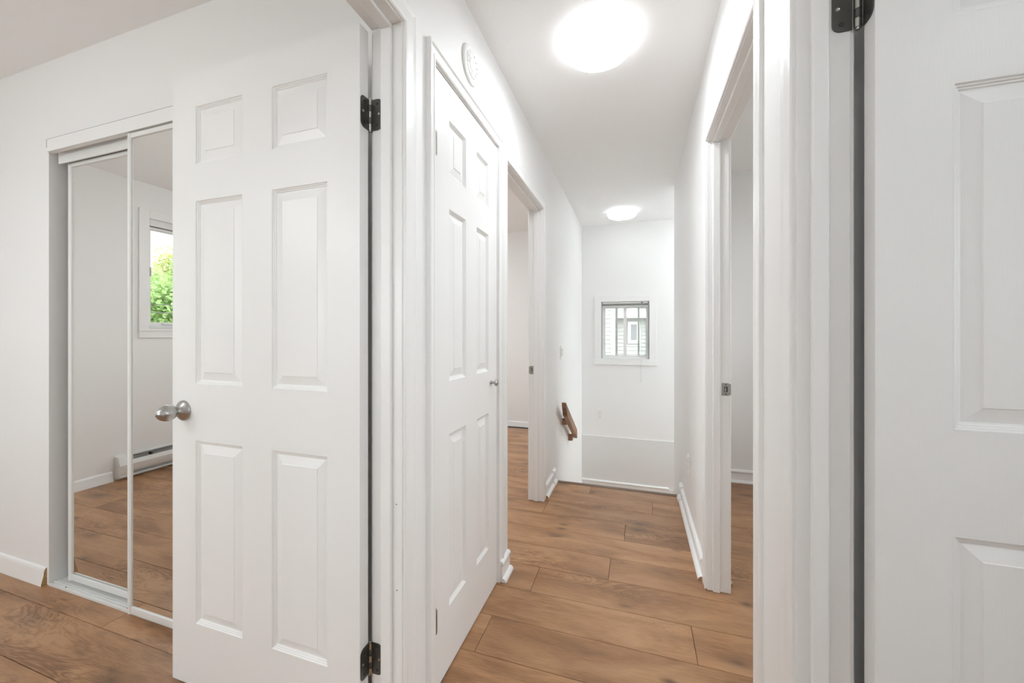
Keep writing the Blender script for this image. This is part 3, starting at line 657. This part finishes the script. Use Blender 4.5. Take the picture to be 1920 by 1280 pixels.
# ------------------------------------------------------------------ handrail
hr = thing('handrail', 'short brown wooden handrail on blocks beside the stairs', 'handrail', (XL, 3.4, .2))
xa, xb = -.584, -.547
ya, za, yb, zb, hv = 3.118, .608, 3.742, .240, .086
sl = (zb-za)/(yb-ya)
def rail_pt(y, d): return (y, za+sl*(y-ya)-d)
prof = [rail_pt(ya, 0), rail_pt(yb-.02, 0), rail_pt(yb, .018), rail_pt(yb, hv)]
prof += [rail_pt(ya+.050, hv), rail_pt(ya+.040, hv*.80), rail_pt(ya+.022, hv*.52), rail_pt(ya+.006, hv*.32)]
MB().loft([[(xa, y, z) for y, z in prof], [(xb, y, z) for y, z in prof]]).build('rail', 'rail', hr, bevel=.004, seg=3)
for yc, zlo, zhi in ((3.385, .368, .428), (3.690, .148, .215)):
    MB().loft([[(x, yc-.030, zlo), (x, yc+.030, zlo-.006), (x, yc+.030, zhi+sl*.06), (x, yc-.030, zhi)] for x in (XL+.0005, xa+.0005)]).build('bracket_block', 'rail', hr, bevel=.003)

# ------------------------------------------------------------------ ceiling lamps, plus added unseen fill lamps
def lamp(label, x, y, strength, side_k=.5, r=.147, h=.062):
    t = thing('ceiling_lamp', label, 'lamp', (x, y, ZC), group='round flush ceiling lamps')
    MB().lathe([(0, 0), (r-.010, 0), (r-.008, .010), (0, .010)], '-z', (x, y, ZC), 64).build('base', 'plastic', t, smooth=40)
    prof = [(0, h-.020), (r-.0125, h-.020), (r-.0125, h-.0072), (r-.026, h-.002), (r-.05, h), (0, h)]
    MB().lathe(prof, '-z', (x, y, ZC), 72).build('diffuser', lamp_mat('lamp_diffuser', strength), t, smooth=40)
    side = [(r-.016, .010), (r-.004, .009), (r, .013), (r, h-.026), (r-.004, h-.015), (r-.012, h-.0071), (r-.016, h-.010)]
    MB().lathe(side, '-z', (x, y, ZC), 72).build('side_ring', lamp_mat('lamp_side_ring', strength*side_k), t, smooth=40)
    return t
lamp('large glowing round ceiling lamp near the top, above the closet door', -.155, 1.690, LAMP_HALL, .10)
lamp('smaller looking round ceiling lamp over the stairs at the far end', -.145, 4.165, LAMP_STAIR, .42)
pd = thing('fill_pendant', 'added fill light for the bedroom ceiling, shaped as a globe pendant, out of view', 'lamp', (-2.3, -.55, ZC))  # unseen globe light added to brighten the bedroom ceiling
MB().lathe([(0, 0), (.06, 0), (.058, .018), (.01, .026), (0, .026)], '-z', (-2.3, -.55, ZC), 32).build('ceiling_rose', 'plastic', pd, smooth=40)
MB().lathe([(0, .024), (.005, .024), (.005, .36), (0, .36)], '-z', (-2.3, -.55, ZC), 10).build('cord', 'plastic', pd, smooth=40)
MB().lathe([(.12*math.sin(math.pi*i/14) if 0 < i < 14 else 0.0, .35+.12-.12*math.cos(math.pi*i/14)) for i in range(15)], '-z', (-2.3, -.55, ZC), 28).build('globe', lamp_mat('fill_globe', FILL_BED), pd, smooth=60)
lamp('added fill light in the left room, shaped as a round ceiling lamp, out of view', -2.3, 3.2, FILL_LROOM)  # added unseen to brighten the left room
lamp('added fill light in the right room, shaped as a round ceiling lamp, out of view', 1.5, 2.1, FILL_RROOM)  # added unseen as fill for the right room
lamp('added fill light behind the right door, shaped as a round ceiling lamp, out of view', 1.4, -.2, FILL_RBED)  # added unseen so the room behind the right door gets light
lamp('added fill light beside the stair landing, shaped as a round ceiling lamp, out of view', 1.15, 4.1, FILL_FOYER, .8)  # added unseen to lift the light in the stairwell
lamp('added unseen fill light behind the camera, shaped as a round ceiling lamp', -.155, -.75, FILL_BACK)  # added unseen to light the surfaces facing the camera

# ------------------------------------------------------------------ outside
GZ = -1.0
tag(MB().box(-40, 20, -25, 30, GZ-.1, GZ).build('ground', 'soil'), 'dull gravel ground outside the house', 'ground', kind='structure')
hs = thing('neighbour_house', 'pale neighbouring house with lap siding seen through the end window', 'house', (0, 10, GZ))
def siding(nm, x_0, x_1, y, za, zb, pitch=.085):
    mb = MB(); nrow = int((zb-za)/pitch)
    for i in range(nrow):
        z = za+i*pitch
        mb.add([(x_0, y-.018, z), (x_1, y-.018, z), (x_1, y-.002, z+pitch), (x_0, y-.002, z+pitch), (x_0, y, z), (x_1, y, z)], [(0, 1, 2, 3), (0, 4, 5, 1)])
    return mb
HY = 9.0
sd1 = siding('s', -5, -.44, HY-.9, GZ, 4.2).build('siding', 'siding', hs, recalc=False); sd1['kind'] = 'stuff'
sd2 = siding('s', -.44, 6, HY, GZ, 4.2).build('siding', 'siding', hs, recalc=False); sd2['kind'] = 'stuff'
MB().box(-5, -.44, HY-.9, HY+3, GZ, 4.3).build('wall_body', 'siding', hs); MB().box(-.44, 6, HY, HY+3, GZ, 4.3).build('wall_body', 'siding', hs)
MB().box(-.50, -.41, HY-.93, HY-.84, GZ, 4.2).build('corner_board', 'housetrim', hs)
MB().box(.20, .27, HY-.05, HY, GZ, 4.2).build('downpipe', 'housetrim', hs)
MB().box(-.40, .9, HY-.25, HY, 1.50, 1.62).build('eave', 'housetrim', hs)
hw = MB().box(-.19, .07, HY-.05, HY, .94, 1.42).build('window', 'housetrim', hs); MB().box(-.122, .003, HY-.06, HY-.05, 1.015, 1.36).build('pane', 'housepane', hw)
MB().box(-5.2, 6.2, HY-1.2, HY+3.2, 4.2, 4.4).build('roof', 'housetrim', hs)
def tree(label, x, y, top, rad, c0, c1, nleaf, seed):
    rnd = random.Random(seed)
    t = thing('tree', label, 'tree', (x, y, GZ), group='trees outside the bedroom window')
    zc = top-rad*1.05
    MB().tube([(x, y, GZ), (x+.06, y+.03, (GZ+zc)/2), (x, y, zc+.3)], .12).build('trunk', 'bark', t, smooth=60)
    mb = MB(); blobs = [(rnd.uniform(-.6, .6)*rad, rnd.uniform(-.6, .6)*rad, rnd.uniform(-1.5, .55)*rad, rnd.uniform(.35, .6)*rad) for _ in range(26)]
    for _ in range(nleaf):
        bx_, by_, bz_, br = rnd.choice(blobs)
        d = Vector((rnd.gauss(0, 1), rnd.gauss(0, 1), rnd.gauss(0, 1))).normalized()*br*rnd.uniform(.55, 1.05)
        p = Vector((x+bx_+d.x, y+by_+d.y, zc+bz_+d.z))
        if p.z < GZ+.2: continue
        u = Vector((rnd.gauss(0, 1), rnd.gauss(0, 1), rnd.gauss(0, .6))).normalized(); v = u.cross(Vector((rnd.gauss(0, 1), rnd.gauss(0, 1), rnd.gauss(0, 1)))).normalized()
        s = rnd.uniform(.045, .085)
        mb.add([p-u*s, p-v*s*.55, p+u*s, p+v*s*.55], [(0, 1, 2, 3)])
    f = mb.build('foliage', leaf_mat('leaves', c0, c1), t, recalc=False); f['kind'] = 'stuff'
tree('yellow-green leafy tree, the tallest, seen in mirrored window', -15.5, -8.4, 4.7, 1.7, (.34, .40, .13), (.55, .55, .27), 16000, 1)
tree('fresh green bushy tree in the middle of the mirrored window', -11.5, -4.7, 3.4, 1.35, (.22, .37, .11), (.40, .52, .22), 14000, 2)
tree('pale yellow tree to the left in the mirrored window', -15.6, -4.5, 4.5, 1.6, (.42, .42, .18), (.62, .58, .33), 14000, 3)
for z, lb in ((1.75, 'upper of two thin black cables crossing outside the mirrored window'), (1.58, 'lower of two thin black cables crossing outside the mirrored window')):
    tag(MB().tube([(-9.5, -12, z+.05), (-9.3, -4, z), (-9.2, 4, z+.05)], .008).build('utility_cable', 'wire'), lb, 'cable')
